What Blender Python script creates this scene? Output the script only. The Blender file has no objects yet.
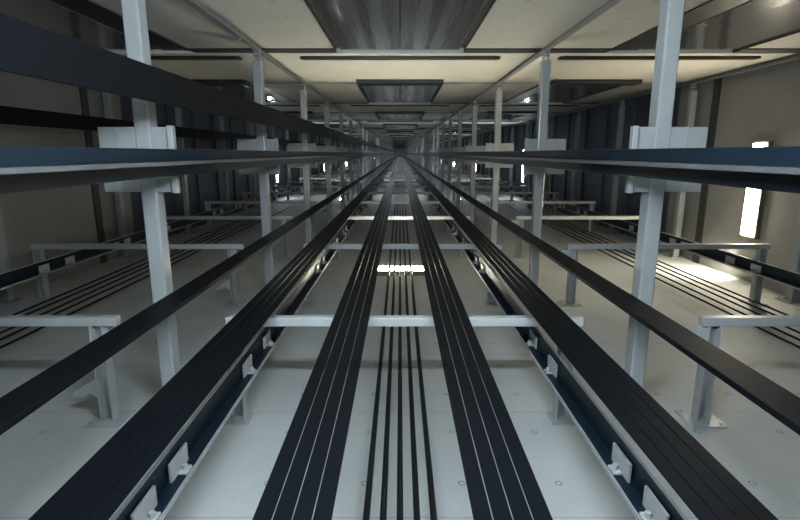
import bpy, bmesh, math, random
from mathutils import Vector, Matrix
random.seed(7)
S = bpy.context.scene
COL = S.collection
H = 1.70                      # eye height above the lower shaft face; z below is given relative to the eye
SP = 2.578                     # pitch of posts and wall frames
ST = 6.157                     # storey pitch
BAY = 3.09                    # distance between the hoistway centres
Y_BACK, Y_END = -4.0, 112.0
SOF = 1.14                    # soffit height

# ------------------------------------------------------------------ materials
def new_mat(name):
    m = bpy.data.materials.new(name); m.use_nodes = True
    nt = m.node_tree
    return m, nt, nt.nodes['Principled BSDF']

def math_node(nt, op, a, b=None, c=None):
    n = nt.nodes.new('ShaderNodeMath'); n.operation = op
    for i, v in enumerate((a, b, c)):
        if v is None: continue
        if isinstance(v, (int, float)): n.inputs[i].default_value = v
        else: nt.links.new(v, n.inputs[i])
    return n.outputs[0]

def paint(name, col, rough=.45, metal=0., var=.12, scale=6., bump=0., spec=.5, stretch=None):
    m, nt, b = new_mat(name)
    tc = nt.nodes.new('ShaderNodeTexCoord'); mp = nt.nodes.new('ShaderNodeMapping')
    if stretch: mp.inputs['Scale'].default_value = stretch
    nt.links.new(tc.outputs['Object'], mp.inputs['Vector'])
    nz = nt.nodes.new('ShaderNodeTexNoise'); nz.inputs['Scale'].default_value = scale; nz.inputs['Detail'].default_value = 5
    nt.links.new(mp.outputs[0], nz.inputs['Vector'])
    mx = nt.nodes.new('ShaderNodeMix'); mx.data_type = 'RGBA'
    mx.inputs[6].default_value = (*[c*(1-var) for c in col], 1); mx.inputs[7].default_value = (*[min(1, c*(1+var)) for c in col], 1)
    nt.links.new(nz.outputs['Fac'], mx.inputs[0]); nt.links.new(mx.outputs[2], b.inputs['Base Color'])
    b.inputs['Roughness'].default_value = rough; b.inputs['Metallic'].default_value = metal
    b.inputs['Specular IOR Level'].default_value = spec
    if bump:
        bp = nt.nodes.new('ShaderNodeBump'); bp.inputs['Strength'].default_value = bump; bp.inputs['Distance'].default_value = .02
        nt.links.new(nz.outputs['Fac'], bp.inputs['Height']); nt.links.new(bp.outputs[0], b.inputs['Normal'])
    return m

def concrete(name, col, dot=(.49, .52, 0., 0.), seam=1.04, rough=.6, axes=('X', 'Y'), seam_dark=.75, big=.22):
    """cast concrete: soft mottling, fine pores, formwork tie holes on a grid, board seams"""
    m, nt, b = new_mat(name); L = nt.links
    tc = nt.nodes.new('ShaderNodeTexCoord')
    sx = nt.nodes.new('ShaderNodeSeparateXYZ'); L.new(tc.outputs['Object'], sx.inputs[0])
    def cen(o, pitch, off):
        f = math_node(nt, 'FRACT', math_node(nt, 'ADD', math_node(nt, 'DIVIDE', o, pitch), off))
        return math_node(nt, 'MULTIPLY', math_node(nt, 'SUBTRACT', f, .5), pitch)
    fx = cen(sx.outputs[axes[0]], dot[0], dot[2]); fy = cen(sx.outputs[axes[1]], dot[1], dot[3])
    r = math_node(nt, 'SQRT', math_node(nt, 'ADD', math_node(nt, 'MULTIPLY', fx, fx), math_node(nt, 'MULTIPLY', fy, fy)))
    ring = math_node(nt, 'COMPARE', r, .0165, .0035)
    fs = cen(sx.outputs[axes[1]], seam, .4)
    line = math_node(nt, 'LESS_THAN', math_node(nt, 'ABSOLUTE', fs), .004)
    n1 = nt.nodes.new('ShaderNodeTexNoise'); n1.inputs['Scale'].default_value = 1.3; n1.inputs['Detail'].default_value = 6
    n2 = nt.nodes.new('ShaderNodeTexNoise'); n2.inputs['Scale'].default_value = 34; n2.inputs['Detail'].default_value = 4
    vo = nt.nodes.new('ShaderNodeTexVoronoi'); vo.inputs['Scale'].default_value = 9.
    for n in (n1, n2, vo): L.new(tc.outputs['Object'], n.inputs['Vector'])
    pore = math_node(nt, 'LESS_THAN', vo.outputs['Distance'], .045)
    v = math_node(nt, 'MULTIPLY_ADD', n1.outputs['Fac'], big*2, 1-big)
    v = math_node(nt, 'MULTIPLY', v, math_node(nt, 'MULTIPLY_ADD', n2.outputs['Fac'], .16, .92))
    v = math_node(nt, 'MULTIPLY', v, math_node(nt, 'MULTIPLY_ADD', ring, -.55, 1.))
    v = math_node(nt, 'MULTIPLY', v, math_node(nt, 'MULTIPLY_ADD', line, seam_dark-1, 1.))
    v = math_node(nt, 'MULTIPLY', v, math_node(nt, 'MULTIPLY_ADD', pore, -.3, 1.))
    hsv = nt.nodes.new('ShaderNodeMix'); hsv.data_type = 'RGBA'; hsv.blend_type = 'MULTIPLY'
    hsv.inputs[0].default_value = 1; hsv.inputs[6].default_value = (*col, 1)
    cb = nt.nodes.new('ShaderNodeCombineColor')
    for i in range(3): L.new(v, cb.inputs[i])
    L.new(cb.outputs[0], hsv.inputs[7]); L.new(hsv.outputs[2], b.inputs['Base Color'])
    b.inputs['Roughness'].default_value = rough; b.inputs['Specular IOR Level'].default_value = .35
    bp = nt.nodes.new('ShaderNodeBump'); bp.inputs['Strength'].default_value = .12; bp.inputs['Distance'].default_value = .01
    L.new(v, bp.inputs['Height']); L.new(bp.outputs[0], b.inputs['Normal'])
    return m

def glow(name, col, strength):
    m, nt, b = new_mat(name)
    b.inputs['Base Color'].default_value = (.8, .8, .78, 1)
    b.inputs['Emission Color'].default_value = (*col, 1); b.inputs['Emission Strength'].default_value = strength
    return m

WARM = (1., .965, .78); COOL = (.77, .90, 1.)
M = dict(
    floor=concrete('pale_concrete', (.51, .535, .53), dot=(.51, .50, .863, .786), seam=1.0),
    soffit=concrete('cream_concrete', (.56, .55, .50), dot=(.98, .50, .5, .1), seam=40, rough=.7, big=.12),
    strip=concrete('landing_beam_concrete', (.72, .70, .62), dot=(.98, .9, .5, .4), seam=40, rough=.7, big=.1),
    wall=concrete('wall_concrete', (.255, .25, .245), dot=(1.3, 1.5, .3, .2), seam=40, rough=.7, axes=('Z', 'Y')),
    navy=paint('navy_panel', (.060, .072, .100), .5, 0, .25, 2.),
    endw=paint('grey_end', (.35, .36, .36), .8),
    post=paint('grey_white_paint', (.345, .365, .372), .24, 0, .06, 3., spec=.5),
    frame=paint('pale_grey_paint', (.41, .43, .435), .38, 0, .08, 4.),
    hook=paint('galvanised_steel', (.45, .45, .43), .4, .7),
    bar=paint('grey_steel_bar', (.24, .25, .25), .5, .2),
    railb=paint('dark_blue_rail_paint', (.007, .015, .025), .4, 0., .15, 2., stretch=(1, .1, 1), spec=.22),
    raile=paint('machined_rail_edge', (.13, .135, .14), .5, .5, .2, 4., stretch=(1, .3, 1)),
    tip=paint('pale_rail_tip', (.38, .40, .42), .5, .3, .2, 4., stretch=(1, .3, 1)),
    belt=paint('black_belt_rubber', (.0028, .0036, .005), .42, 0, .2, 3., stretch=(8, .4, 8), spec=.04),
    wide=paint('charcoal_strap', (.004, .005, .007), .52, 0, .15, 3., stretch=(8, .4, 8), spec=.08),
    cable=paint('black_cable', (.006, .007, .008), .5, spec=.15),
    black=paint('black_steel', (.012, .012, .014), .45),
    jamb=paint('dark_jamb', (.03, .03, .032), .5),
    housing=paint('brown_grey_housing', (.16, .14, .12), .5, .2),
    lamp=glow('warm_diffuser', WARM, 190.),
    lampw=glow('wall_diffuser', (1., .88, .66), 60.),
    lamp_assumed=glow('assumed_cool_tube', COOL, 310.),
    lamp_fill=glow('added_far_glow', (.84, .94, 1.), 60.),
    lampg=glow('far_wall_diffuser', (.84, .94, 1.), 44.),
    bright_dot=glow('dot_glow', (1., .97, .9), 40.),
)
# brushed steel for the landing doors, wavy so that reflections run into streaks
m, nt, b = new_mat('brushed_steel_door')
tc = nt.nodes.new('ShaderNodeTexCoord'); mp = nt.nodes.new('ShaderNodeMapping'); mp.inputs['Scale'].default_value = (6, .5, 1)
nz = nt.nodes.new('ShaderNodeTexNoise'); nz.inputs['Scale'].default_value = 1.4; nz.inputs['Detail'].default_value = 2
bp = nt.nodes.new('ShaderNodeBump'); bp.inputs['Strength'].default_value = .22; bp.inputs['Distance'].default_value = .02
nt.links.new(tc.outputs['Object'], mp.inputs[0]); nt.links.new(mp.outputs[0], nz.inputs['Vector'])
nt.links.new(nz.outputs['Fac'], bp.inputs['Height']); nt.links.new(bp.outputs[0], b.inputs['Normal'])
b.inputs['Base Color'].default_value = (.60, .60, .61, 1); b.inputs['Metallic'].default_value = .9; b.inputs['Roughness'].default_value = .13
M['steel'] = m

# ------------------------------------------------------------------ mesh helpers
class MB:
    def __init__(self): self.bm = bmesh.new()
    def box(self, x0, x1, y0, y1, z0, z1, bevel=0., seg=2):
        g = bmesh.ops.create_cube(self.bm, size=1.)
        vs = g['verts']
        for v in vs:
            v.co = Vector(((x0+x1)/2+v.co.x*(x1-x0), (y0+y1)/2+v.co.y*(y1-y0), (z0+z1)/2+v.co.z*(z1-z0)))
        if bevel:
            es = list({e for v in vs for e in v.link_edges})
            bmesh.ops.bevel(self.bm, geom=es, offset=bevel, segments=seg, profile=.5, affect='EDGES')
        return self
    def cyl(self, p, axis, r, h, n=12):
        rot = Vector((0, 0, 1)).rotation_difference(Vector(axis)).to_matrix().to_4x4()
        bmesh.ops.create_cone(self.bm, cap_ends=True, segments=n, radius1=r, radius2=r, depth=h, matrix=Matrix.Translation(p) @ rot)
        return self
    def tube(self, pts, r, n=8):
        rings = []
        for i, p in enumerate(pts):
            a = Vector(pts[max(0, i-1)]); c = Vector(pts[min(len(pts)-1, i+1)]); t = (c-a).normalized()
            u = t.cross(Vector((0, 0, 1))).normalized(); w = u.cross(t)
            rings.append([self.bm.verts.new(Vector(p)+u*r*math.cos(2*math.pi*k/n)+w*r*math.sin(2*math.pi*k/n)) for k in range(n)])
        for q in range(len(rings)-1):
            for k in range(n):
                self.bm.faces.new((rings[q][k], rings[q][(k+1) % n], rings[q+1][(k+1) % n], rings[q+1][k]))
        self.bm.faces.new(rings[0][::-1]); self.bm.faces.new(rings[-1])
        return self
    def prism(self, pts, y0, y1):
        """closed outline in x,z pushed along y"""
        a = [self.bm.verts.new((x, y0, z)) for x, z in pts]; b_ = [self.bm.verts.new((x, y1, z)) for x, z in pts]
        n = len(pts)
        for i in range(n): self.bm.faces.new((a[i], a[(i+1) % n], b_[(i+1) % n], b_[i]))
        self.bm.faces.new(a[::-1]); self.bm.faces.new(b_)
        return self
    def build(self, name, mat, parent=None, smooth=False):
        bmesh.ops.recalc_face_normals(self.bm, faces=self.bm.faces[:])
        me = bpy.data.meshes.new(name); self.bm.to_mesh(me); self.bm.free()
        me.materials.append(M[mat])
        if smooth:
            for p in me.polygons: p.use_smooth = True
        o = bpy.data.objects.new(name, me); COL.objects.link(o)
        if parent: o.parent = parent
        return o

def tag(o, label, cat, group=None):
    o['label'] = label; o['category'] = cat
    if group: o['group'] = group
    return o
def struct(name, mb, mat, loc=None):
    o = mb.build(name, mat); o['kind'] = 'structure'
    if loc: o.location = loc
    return o
def empty(name, loc):
    o = bpy.data.objects.new(name, None); COL.objects.link(o); o.location = loc; o.empty_display_size = .1
    return o
def copy_tree(o, parent=None):
    c = o.copy(); COL.objects.link(c)
    if parent: c.parent = parent
    for ch in list(o.children): copy_tree(ch, c)
    return c
ORD = ['first', 'second', 'third', 'fourth', 'fifth', 'sixth', 'seventh', 'eighth', 'ninth', 'tenth']
ROWS = 40
NEAR = 8                       # rows that get all their parts and a label of their own

# ------------------------------------------------------------------ setting
W1, W2 = 4.70, 4.80
YW = 8.85
YP = 7.75
struct('floor', MB().box(-5.2, 5.2, Y_BACK, Y_END, H-2.0, H-1.70), 'floor', None).location = (0, 0, 0)
for side, nm in ((-1, 'left'), (1, 'right')):
    a, c = sorted((side*W1, side*5.2))
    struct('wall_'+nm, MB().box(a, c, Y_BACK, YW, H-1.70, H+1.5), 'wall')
    w = MB(); a, c = sorted((side*W2, side*5.2)); w.box(a, c, YW, Y_END, H-1.70, H+1.5)
    y = YW+.5
    while y < Y_END:           # upright ribs of the dark cladding
        a, c = sorted((side*(W2-.05), side*(W2+.01))); w.box(a, c, y, y+.12, H-1.70, H+1.14); y += 1.34
    struct('wall_'+nm, w, 'navy')
    a, c = sorted((side*(W1-.02), side*W1))
    struct('trim_1', MB().box(a, c, YP, YP+.16, H-1.70, H+1.14), 'jamb')  # dark upright strip laid on each side wall
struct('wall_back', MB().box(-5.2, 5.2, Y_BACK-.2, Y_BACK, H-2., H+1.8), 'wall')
struct('wall_end', MB().box(-5.2, 5.2, Y_END, Y_END+.2, H-2., H+1.8), 'endw')
struct('ceiling', MB().box(-5.2, 5.2, Y_BACK, Y_END, H+1.40, H+1.8), 'jamb')

# landing side: panels between the doors, landing beams, doors, sills and headers, storey after storey
NST = 18
n_door = n_trim = 0
for s in range(-1, NST):
    y0 = 2.636+ST*s; y1 = y0+3.348
    if y0 > Y_END-4: break
    ya = max(y0, Y_BACK)
    mid = MB(); strip = MB()
    for a, c in ((-5.2, -BAY-.72), (-BAY+.72, -.72), (.72, BAY-.72), (BAY+.72, 5.2)):
        mid.box(a, c, ya, y1, H+SOF, H+1.38)
    struct('ceiling', mid, 'soffit')
    strip.box(-5.2, 5.2, y1+.19, y1+2.60, H+1.12, H+1.38)
    struct('ceiling', strip, 'strip')
    g = MB()
    for a, c in ((-5.2, -BAY-.73), (-BAY+.73, -.73), (.73, BAY-.73), (BAY+.73, 5.2)): g.box(a, c, y1, y1+.19, H+1.126, H+1.2)
    struct('ceiling', g, 'jamb')
    for cx in (0, -BAY, BAY):
        n_door += 1
        if cx == 0: x0, x1 = cx-.675, cx+.675
        else:
            sg = 1 if cx > 0 else -1
            x0, x1 = sorted((sg*2.70, sg*(BAY+.70)))
            bx = sorted((sg*(BAY-.72), sg*2.70))
            n_trim += 1
            struct('trim_%d' % (n_trim+1), MB().box(bx[0], bx[1], ya, y1+.185, H+1.15, H+1.22), 'black')
        d = MB()
        if cx == 0:            # two sliding leaves meeting on the centre line
            d.box(x0, -.003, ya+.02, y1+.185, H+1.142, H+1.19, .004); d.box(.003, x1, ya+.02, y1+.185, H+1.142, H+1.19, .004)
        else: d.box(x0, x1, ya+.02, y1+.185, H+1.142, H+1.19, .004)
        struct('door_%d' % n_door, d, 'steel')
        n_trim += 1
        t = MB()
        t.box(cx-1.19, cx+1.19, y1+.365, y1+.48, H+1.098, H+1.13, .006)
        t.box(cx-1.16, cx+1.16, y1+.337, y1+.365, H+1.092, H+1.13)
        struct('trim_%d' % (n_trim+1), t, 'black')
        n_trim += 1
        t = MB(); t.box(cx-.68, cx+.68, y1+2.27, y1+2.56, H+1.06, H+1.125, .008)
        struct('trim_%d' % (n_trim+1), t, 'black')
        j = MB()
        for e in (-1, 1):
            a, c = sorted((cx+e*.675, cx+e*.727))
            if cx == 0: j.box(a, c, ya, y1+.02, H+1.15, H+1.24)
            a, c = sorted((cx+e*.715, cx+e*.727))
            j.box(a, c, ya, y1+.01, H+1.125, H+1.28)
        n_trim += 1
        struct('trim_%d' % (n_trim+1), j, 'jamb')
    n_trim += 1
    struct('trim_%d' % (n_trim+1), MB().box(-5.2, 5.2, y1+2.61, y1+2.69, H+1.10, H+1.20), 'bar')

# angle bars along the soffit that the posts hang from
for x, lab in ((-1.512, 'grey steel angle bar along the soffit above the left divider posts'), (1.545, 'grey steel angle bar along the soffit above the right divider posts'),
               (-4.58, 'grey steel angle bar along the soffit above the left wall posts'), (4.58, 'grey steel angle bar along the soffit above the right wall posts')):
    mb = MB(); sg = 1 if x > 0 else -1
    mb.box(-.03, .03, Y_BACK, Y_END, H+1.060, H+1.072)
    a, c = sorted((sg*.03, sg*.018)); mb.box(a, c, Y_BACK, Y_END, H+1.072, H+1.12)
    o = tag(mb.build('angle_bar', 'bar'), lab, 'bar', 'angle bars under the soffit'); o.location = (x, 0, 0)
    for k in range(-1, 26):
        bm_ = MB().cyl((0, 3.10+SP*k/2+.7, H+1.055), (0, 0, 1), .012, .016, 8).build('bolt', 'hook', o)

# ------------------------------------------------------------------ posts
PT = .955
def post_parts(root, side, brackets=True, full=True, top=PT):
    """side +1: the post right of the car path, its inner side faces -x"""
    z0 = 0.
    if not full:
        mb = MB().box(-.05, .05, -.05, .07, 0, H+top)
        mb.box(-.02, .02, -.01, .03, H+top, H+1.06)
        if brackets:
            a, c = sorted((-side*.05, -side*.185)); mb.box(a, c, -.045, -.033, H-.23, H+.15)
            a, c = sorted((side*.05, side*.26)); mb.box(a, c, -.045, -.033, H-.23, H+.15)
        mb.build('shaft', 'post', root); return
    mb = MB(); mb.box(-.047, .047, -.05, .06, .012, H+top, .012, 3); mb.build('shaft', 'post', root)
    p = MB(); p.box(-.11, .11, -.11, .13, 0, .012, .003)
    for e in (-1, 1):
        for q in (-.08, .10): p.cyl((e*.08, q, .02), (0, 0, 1), .011, .018, 6)
    p.build('base_plate', 'post', root)
    hk = MB()
    for e in (-1, 1): hk.box(e*.024-.005, e*.024+.005, -.02, .04, H+top, H+1.058, .002)
    hk.box(-.03, .03, -.03, .05, H+1.048, H+1.058, .002)
    hk.cyl((0, .01, H+1.01), (1, 0, 0), .010, .09, 10)
    hk.build('top_hook', 'hook', root)
    if brackets:
        a, c = sorted((-side*.0475, -side*.185))
        b1 = MB().box(a, c, -.045, -.033, H-.23, H+.15, .003)
        a, c = sorted((-side*.155, -side*.19)); b1.box(a, c, -.075, -.033, H-.235, H+.156, .004)
        b1.build('bracket_plate', 'post', root)
        a, c = sorted((side*.0475, side*.262))
        b2 = MB().box(a, c, -.045, -.033, H-.23, H+.15, .003)
        a, c = sorted((side*.145, side*.150)); b2.box(a, c, -.050, -.045, H-.23, H+.15)
        b2.build('bracket_plate', 'post', root)
        for zz in (-.10, -.005):
            bo = MB()
            bo.box(*sorted((-side*.185, -side*(.229 if side < 0 else .262))), -.062, -.02, H+zz-.022, H+zz+.022, .004)
            bo.cyl((-side*.205, -.064, H+zz), (0, 1, 0), .011, .02, 6)
            bo.build('rail_clip', 'hook', root)

protos = {}
def post(x, row, side, kind):
    full = row < NEAR
    key = (side, kind, full)
    if key not in protos:
        r = empty('steel_post', (0, 0, 0)); post_parts(r, side, kind == 'divider', full); protos[key] = r
    else: r = copy_tree(protos[key])
    r.location = (x, 3.10+SP*row, 0)
    sd = 'left' if x < 0 else 'right'
    if kind == 'divider':
        if full: lab = 'pale grey square steel post with rail bracket, %s of the %s divider row' % (ORD[row], sd)
        else: lab = 'small far pale post toward the vanishing end of the %s divider row' % sd
        g = 'far posts of the %s divider row' % sd if not full else 'posts of the %s divider row' % sd
    else:
        if full: lab = 'slim pale steel post beside the %s side wall, %s along that wall' % (sd, ORD[row])
        else: lab = 'small far pale post beside the dark cladding of the %s wall' % sd
        g = 'far posts along the %s wall' % sd if not full else 'posts along the %s wall' % sd
    return tag(r, lab, 'post', g)
for row in range(ROWS):
    for sd in (-1, 1):
        post(-1.512 if sd < 0 else 1.545, row, sd, 'divider')
        post(sd*4.58, row, sd, 'wall')

# ------------------------------------------------------------------ wall frames (counterweight brackets)
def leg_mb(x, y=.0, top=-1.055, w=.085, d=.075, t=.010):
    """upright U channel on the lower face"""
    mb = MB()
    mb.box(x-w/2, x+w/2, y+d/2-t, y+d/2, .010, H+top, .002)
    mb.box(x-w/2, x-w/2+t, y-d/2, y+d/2-t, .010, H+top, .002)
    mb.box(x+w/2-t, x+w/2, y-d/2, y+d/2-t, .010, H+top, .002)
    return mb
def plate_mb(x, y=0., a=.11):
    mb = MB().box(x-a, x+a, y-a, y+a, 0, .010, .002)
    for e in (-1, 1):
        for q in (-1, 1): mb.cyl((x+e*a*.75, y+q*a*.75, .016), (0, 0, 1), .010, .014, 6)
    return mb
def frame_parts(root, bay, full):
    if bay == 0: xa, xb, la, lb = -1.085, 1.14, -1.045, 1.05
    elif bay < 0: xa, xb, la, lb = -4.15, -1.76, -4.08, -1.89
    else: xa, xb, la, lb = 1.88, 4.15, 1.96, 4.08
    if not full:
        mb = MB().box(xa, xb, -.03, .03, H-1.055, H-.998)
        for l in (la, lb): mb.box(l-.04, l+.04, -.035, .035, 0, H-1.055)
        mb.build('beam', 'frame', root); return
    bm_ = MB().box(xa, xb, -.03, .03, H-1.055, H-.998, .006, 2)
    bm_.build('beam', 'frame', root)
    for l in (la, lb):
        lg = leg_mb(l).build('leg', 'frame', root)
        plate_mb(l, 0, .075 if bay == 0 else .11).build('base_plate', 'frame', lg)
        if bay != 0 and abs(l) < 2.5:       # notched gusset under the beam toward the middle
            e = -1
            g = [(l+e*.044, H-1.065), (l+e*.15, H-1.065), (l+e*.15, H-1.12), (l+e*.125, H-1.135), (l+e*.115, H-1.12), (l+e*.09, H-1.145), (l+e*.08, H-1.13), (l+e*.044, H-1.17)]
            if l < 0: g = [(l-.044, H-1.40), (l-.20, H-1.50), (l-.21, H-1.53), (l-.20, H-1.54), (l-.10, H-1.51), (l-.044, H-1.54)]
            MB().prism(g, -.02, -.01).build('gusset', 'frame', lg)
        if bay == 0:
            e = -1 if l > 0 else 1
            a, c = sorted((l+e*.0425, l+e*.085)); cl = MB().box(a, c, -.05, .05, H-1.31, H-1.289, .003)
            cl.build('rail_seat', 'frame', lg)
fp = {}
for row in range(ROWS):
    for bay in (-1, 0, 1):
        full = row < NEAR; key = (bay, full)
        if key not in fp:
            r = empty('wall_bracket', (0, 0, 0)); frame_parts(r, bay, full); fp[key] = r
        else: r = copy_tree(fp[key])
        r.location = (0, 3.01+SP*row, 0)
        nm = {-1: 'left hoistway', 0: 'middle hoistway under the black belts', 1: 'right hoistway'}[bay]
        if full: lab = 'pale grey steel bracket frame across the %s, %s along it' % (nm, ORD[row])
        else: lab = 'tiny far pale bracket frame across the %s' % nm
        tag(r, lab, 'bracket', ('far ' if not full else '')+'bracket frames of the '+nm.split(' under')[0])

# ------------------------------------------------------------------ guide rails
YA, YB = Y_BACK+.02, Y_END-.02
def car_rail(side):
    r = empty('guide_rail', (side*1.26, 0, H-.052))
    def seg(mb, x0, x1, z0, z1, bv=0):
        a, c = sorted((side*x0, side*x1)); mb.box(a, c, YA, YB, z0, z1, bv)
    f = MB(); seg(f, 0, .018, -.074, .074, .003); f.build('flange', 'railb', r)
    w = MB(); seg(w, -.098, 0, -.008, .008); w.build('web', 'railb', r)
    t = MB(); seg(t, -.112, -.098, -.0095, .0095, .002); t.build('running_edge', 'raile', r)
    for k in range(6):
        y = 4.5+5.36*k
        p = MB(); a, c = sorted((side*.018, side*.034)); p.box(a, c, y-.15, y+.15, -.06, .06, .003)
        p.build('fishplate', 'railb', r)
    sd = 'left' if side < 0 else 'right'
    tag(r, 'dark blue steel guide rail with bright edge at eye level before the %s divider posts' % sd, 'rail', 'eye level guide rails')
car_rail(-1); car_rail(1)

def cw_rail(x, side, lab, clips):
    """low rail: blade upright, foot below; side = +1 when it stands right of the hoistway centre"""
    r = empty('guide_rail', (x, 0, H-1.285))
    MB().box(-.065, .065, YA, YB, 0, .014, .003).build('flange', 'railb', r)
    MB().box(-.007, .007, YA, YB, .014, .126).build('web', 'railb', r)
    MB().box(-.0055, .0055, YA, YB, .126, .135, .002).build('running_edge', 'tip', r)
    a, c = sorted((-side*.064, -side*.070)); MB().box(a, c, YA, YB, -.004, .016).build('flange_edge', 'tip', r)
    for y in clips:
        p = MB(); a, c = sorted((-side*.018, -side*.062)); p.box(a, c, y-.03, y+.03, .014, .024, .003)
        a, c = sorted((-side*.014, -side*.026)); p.box(a, c, y-.08, y+.08, .014, .095, .003)
        p.cyl((-side*.044, y, .034), (0, 0, 1), .012, .022, 6)
        p.build('clip', 'frame', r)
    return tag(r, lab, 'rail', 'low guide rails')
cl = [1.56, 1.84]
for i in range(10): cl += [3.01+SP*i-.22, 3.01+SP*i+.22] + ([3.01+SP*i+1.2, 3.01+SP*i+1.5] if i % 2 else [])
cw_rail(-.921, -1, 'low dark blue rail beside the outer black belts left of the middle', cl)
cw_rail(.921, 1, 'low dark blue rail beside the outer black belts right of the middle', cl)
cw_rail(-3.90, -1, 'low dark rail near the base of the left side wall', cl)
cw_rail(3.90, 1, 'low dark rail near the base of the right lit side wall', cl)

# ------------------------------------------------------------------ belts
BW, GAP = .0469, .0035
PL = ['outermost', 'second from outside', 'third from outside', 'innermost']
def belt_group(xo, side, nm):
    """four flat belts side by side; xo = outer edge"""
    for k in range(4):
        x = side*(xo-BW/2-k*(BW+GAP))
        mb = MB().box(-BW/2, BW/2, YA, YB, -.003, .003, .001, 1)
        o = tag(mb.build('flat_belt', 'belt'), 'flat black hoist belt, %s of the four in the %s band' % (PL[k], nm), 'belt', 'belts of the %s band' % nm)
        o.location = (x, 0, H-.90)
belt_group(.931, -1, 'outer left'); belt_group(.948, 1, 'outer right')
belt_group(.370, -1, 'inner left'); belt_group(.383, 1, 'inner right')

for side, sd in ((-1, 'left'), (1, 'right')):
    mb = MB().box(-.078, .078, YA, YB, -.028, 0, .004)
    o = tag(mb.build('cable_duct', 'wide'), 'wide plain black flat duct running at knee height past the %s divider posts' % sd, 'duct', 'knee height black ducts')
    o.location = (side*1.345, 0, H-.85)
mb = MB().box(-.007, .007, YA, YB, -.084, .084, .003)
o = tag(mb.build('wide_strap', 'wide'), 'broad charcoal strap high on the left, crossing before the divider posts', 'strap')
o.location = (-1.2, 0, H+.327)
mb = MB().box(-.007, .007, YA, YB, -.09, .09, .003)
o = tag(mb.build('wide_strap', 'wide'), 'broad black strap high along the left side wall, behind the nearer charcoal one', 'strap')
o.location = (-4.0, 0, H+.375)

# ------------------------------------------------------------------ cables
def cable(x, z, lab, grp, wob, r):
    pts = []; y = YA
    ph = random.random()*6
    while y < YB:
        pts.append((x+wob*math.sin(y*.9+ph)+wob*.6*math.sin(y*.37+2*ph), y, H+z+wob*.5*math.sin(y*.6+ph))); y += .45 if y < 25 else 3.
    o = tag(MB().tube(pts, r).build('hanging_cable', 'cable', None, True), lab, 'cable', grp)
NP = ['first', 'second', 'third', 'fourth', 'fifth']
for k in range(5):
    cable((k-2)*.071, -1.50, 'thin black cable in the middle between the inner belts, %s from the left' % NP[k], 'cables in the middle', .0, .0145)
for side, sd in ((-1, 'left'), (1, 'right')):
    for k in range(5):
        cable(side*(3.32+.137*k), -1.58, 'thin black cable along the %s hoistway, %s from the divider' % (sd, NP[k]), 'cables in the %s hoistway' % sd, .006, .011)

# ------------------------------------------------------------------ lamps
def lamp(loc, rot, lab, mat, grp, L=1.2, Wd=.30, dz=.062, rim=.07, fins=0):
    r = empty('strip_light', loc); r.rotation_euler = rot
    h = MB(); a, c = L/2+.03, Wd/2+.03
    h.box(-a, a, -c, c, 0, .02, .003)
    h.box(-a, a, -c, -Wd/2, .02, rim, .003); h.box(-a, a, Wd/2, c, .02, rim, .003)
    h.box(-a, -L/2, -Wd/2, Wd/2, .02, rim, .003); h.box(L/2, a, -Wd/2, Wd/2, .02, rim, .003)
    h.build('housing', 'housing', r)
    MB().box(-L/2, L/2, -Wd/2, Wd/2, .022, dz, .006).build('diffuser', mat, r)
    for k in range(fins):
        x = -L/2+L*(k+.5)/fins
        MB().box(x-.002, x+.002, -Wd/2, Wd/2, dz, dz+.06).build('spread_cut_fin', 'housing', r)  # fins added to cut the sideways spread of the light
    return tag(r, lab, 'lamp', grp)
HP = math.pi/2
sl = bpy.data.lights.new('assumed_pool_spot', 'SPOT'); sl.energy = 130; sl.color = (1., .93, .72); sl.spot_size = 2.0; sl.spot_blend = 1.; sl.shadow_soft_size = .06
lamp((0, 7.13, 0), (0, 0, 0), 'bright warm strip light on the lower face between the inner belts', 'lamp', 'strip lights', .76, fins=9)
lamp((W1, 6.67, H-.48), (0, -HP, 0), 'bright upright strip light on the right side wall', 'lampw', 'strip lights', 1.2, .235, .078, .06)
so = bpy.data.objects.new('assumed_down_light', sl); COL.objects.link(so); so.location = (W1-.14, 6.83, H-1.13); so.rotation_euler = (math.radians(32), math.radians(26), 0)  # assumed spot with no body, added to throw a light pool on the floor
r = empty('assumed_tube_light', (0, 1.0, H+.52))  # assumed lamp out of view, placed to light the foreground
MB().cyl((0, 0, 0), (1, 0, 0), .035, 1.2, 16).build('tube', 'lamp_assumed', r, False)
for e in (-1, 1):
    MB().cyl((e*.62, 0, 0), (1, 0, 0), .04, .05, 16).build('end_cap', 'housing', r)
    MB().box(e*.62-.008, e*.62+.008, -.008, .008, .03, .60).build('hanger', 'hook', r)
tag(r, 'assumed cool tube light, out of view, hung under the soffit above the near end of the belts', 'lamp')
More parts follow.
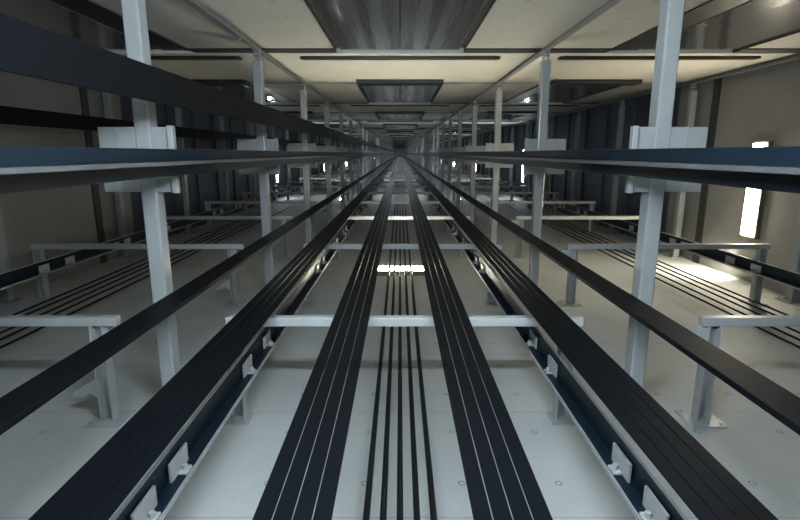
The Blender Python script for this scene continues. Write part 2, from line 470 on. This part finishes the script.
for i, y in enumerate([2.636+ST*k+.33 for k in range(3, 18, 2)]):  # lamps added out of sight to brighten the far floor and belts
    lamp((0, y, H+1.138), (math.pi, 0, 0), 'added far strip light tucked behind the headers to brighten the far middle', 'lamp_fill', 'added far strip lights', 1.2, .28, .04, .043)
for i, y in enumerate((19.5, 31.8, 44.2, 56.8, 69.3, 81.8, 94.)):  # beyond the nearest pair these lamps are assumed, added to light the far end
    lamp((W2-.055, y, H-.48), (0, -HP, 0), 'far small strip light on the right dark cladding', 'lampg', 'far strip lights on the right')
    lamp((-W2+.055, y, H-.48), (0, HP, 0), 'far small strip light on the left dark cladding', 'lampg', 'far strip lights on the left')
def bright_dot(x, y, z, lab, up):  # small glowing ball that stands for a bright dot
    r = empty('round_dot', (x, y, H+z))
    s = MB(); bmesh.ops.create_uvsphere(s.bm, u_segments=16, v_segments=10, radius=.034); s.build('globe', 'bright_dot', r, True)
    MB().cyl((0, 0, .045*up), (0, 0, 1), .035, .05, 14).build('dot_base', 'housing', r)
    return tag(r, lab, 'lamp', 'round bright dots')
bright_dot(-1.84, 15.7, -1.40, 'small round white dot glowing low behind the left black duct', -1)
bright_dot(1.84, 15.7, -1.40, 'small round white dot glowing low behind the right black duct', -1)
bright_dot(-2.5, 10.1, 1.03, 'small round white speck made to glow under the soffit left of the divider posts', 1)  # glow made up for a bright speck, no known lamp

# ------------------------------------------------------------------ world, camera, view
wd = bpy.data.worlds.new('dark'); S.world = wd; wd.use_nodes = True
wd.node_tree.nodes['Background'].inputs[0].default_value = (.4, .5, .6, 1); wd.node_tree.nodes['Background'].inputs[1].default_value = .002
cam = bpy.data.cameras.new('camera'); co = bpy.data.objects.new('camera', cam); COL.objects.link(co)
cam.sensor_width = 36; cam.lens = 505/800*36; cam.clip_start = .02; cam.clip_end = 400
co.location = (0, 0, H); co.rotation_euler = (math.radians(90-11.96), 0, 0)
S.camera = co
S.view_settings.view_transform = 'Standard'; S.view_settings.look = 'None'
S.view_settings.gamma = 1; S.view_settings.use_curve_mapping = False
S.view_settings.exposure = 0.
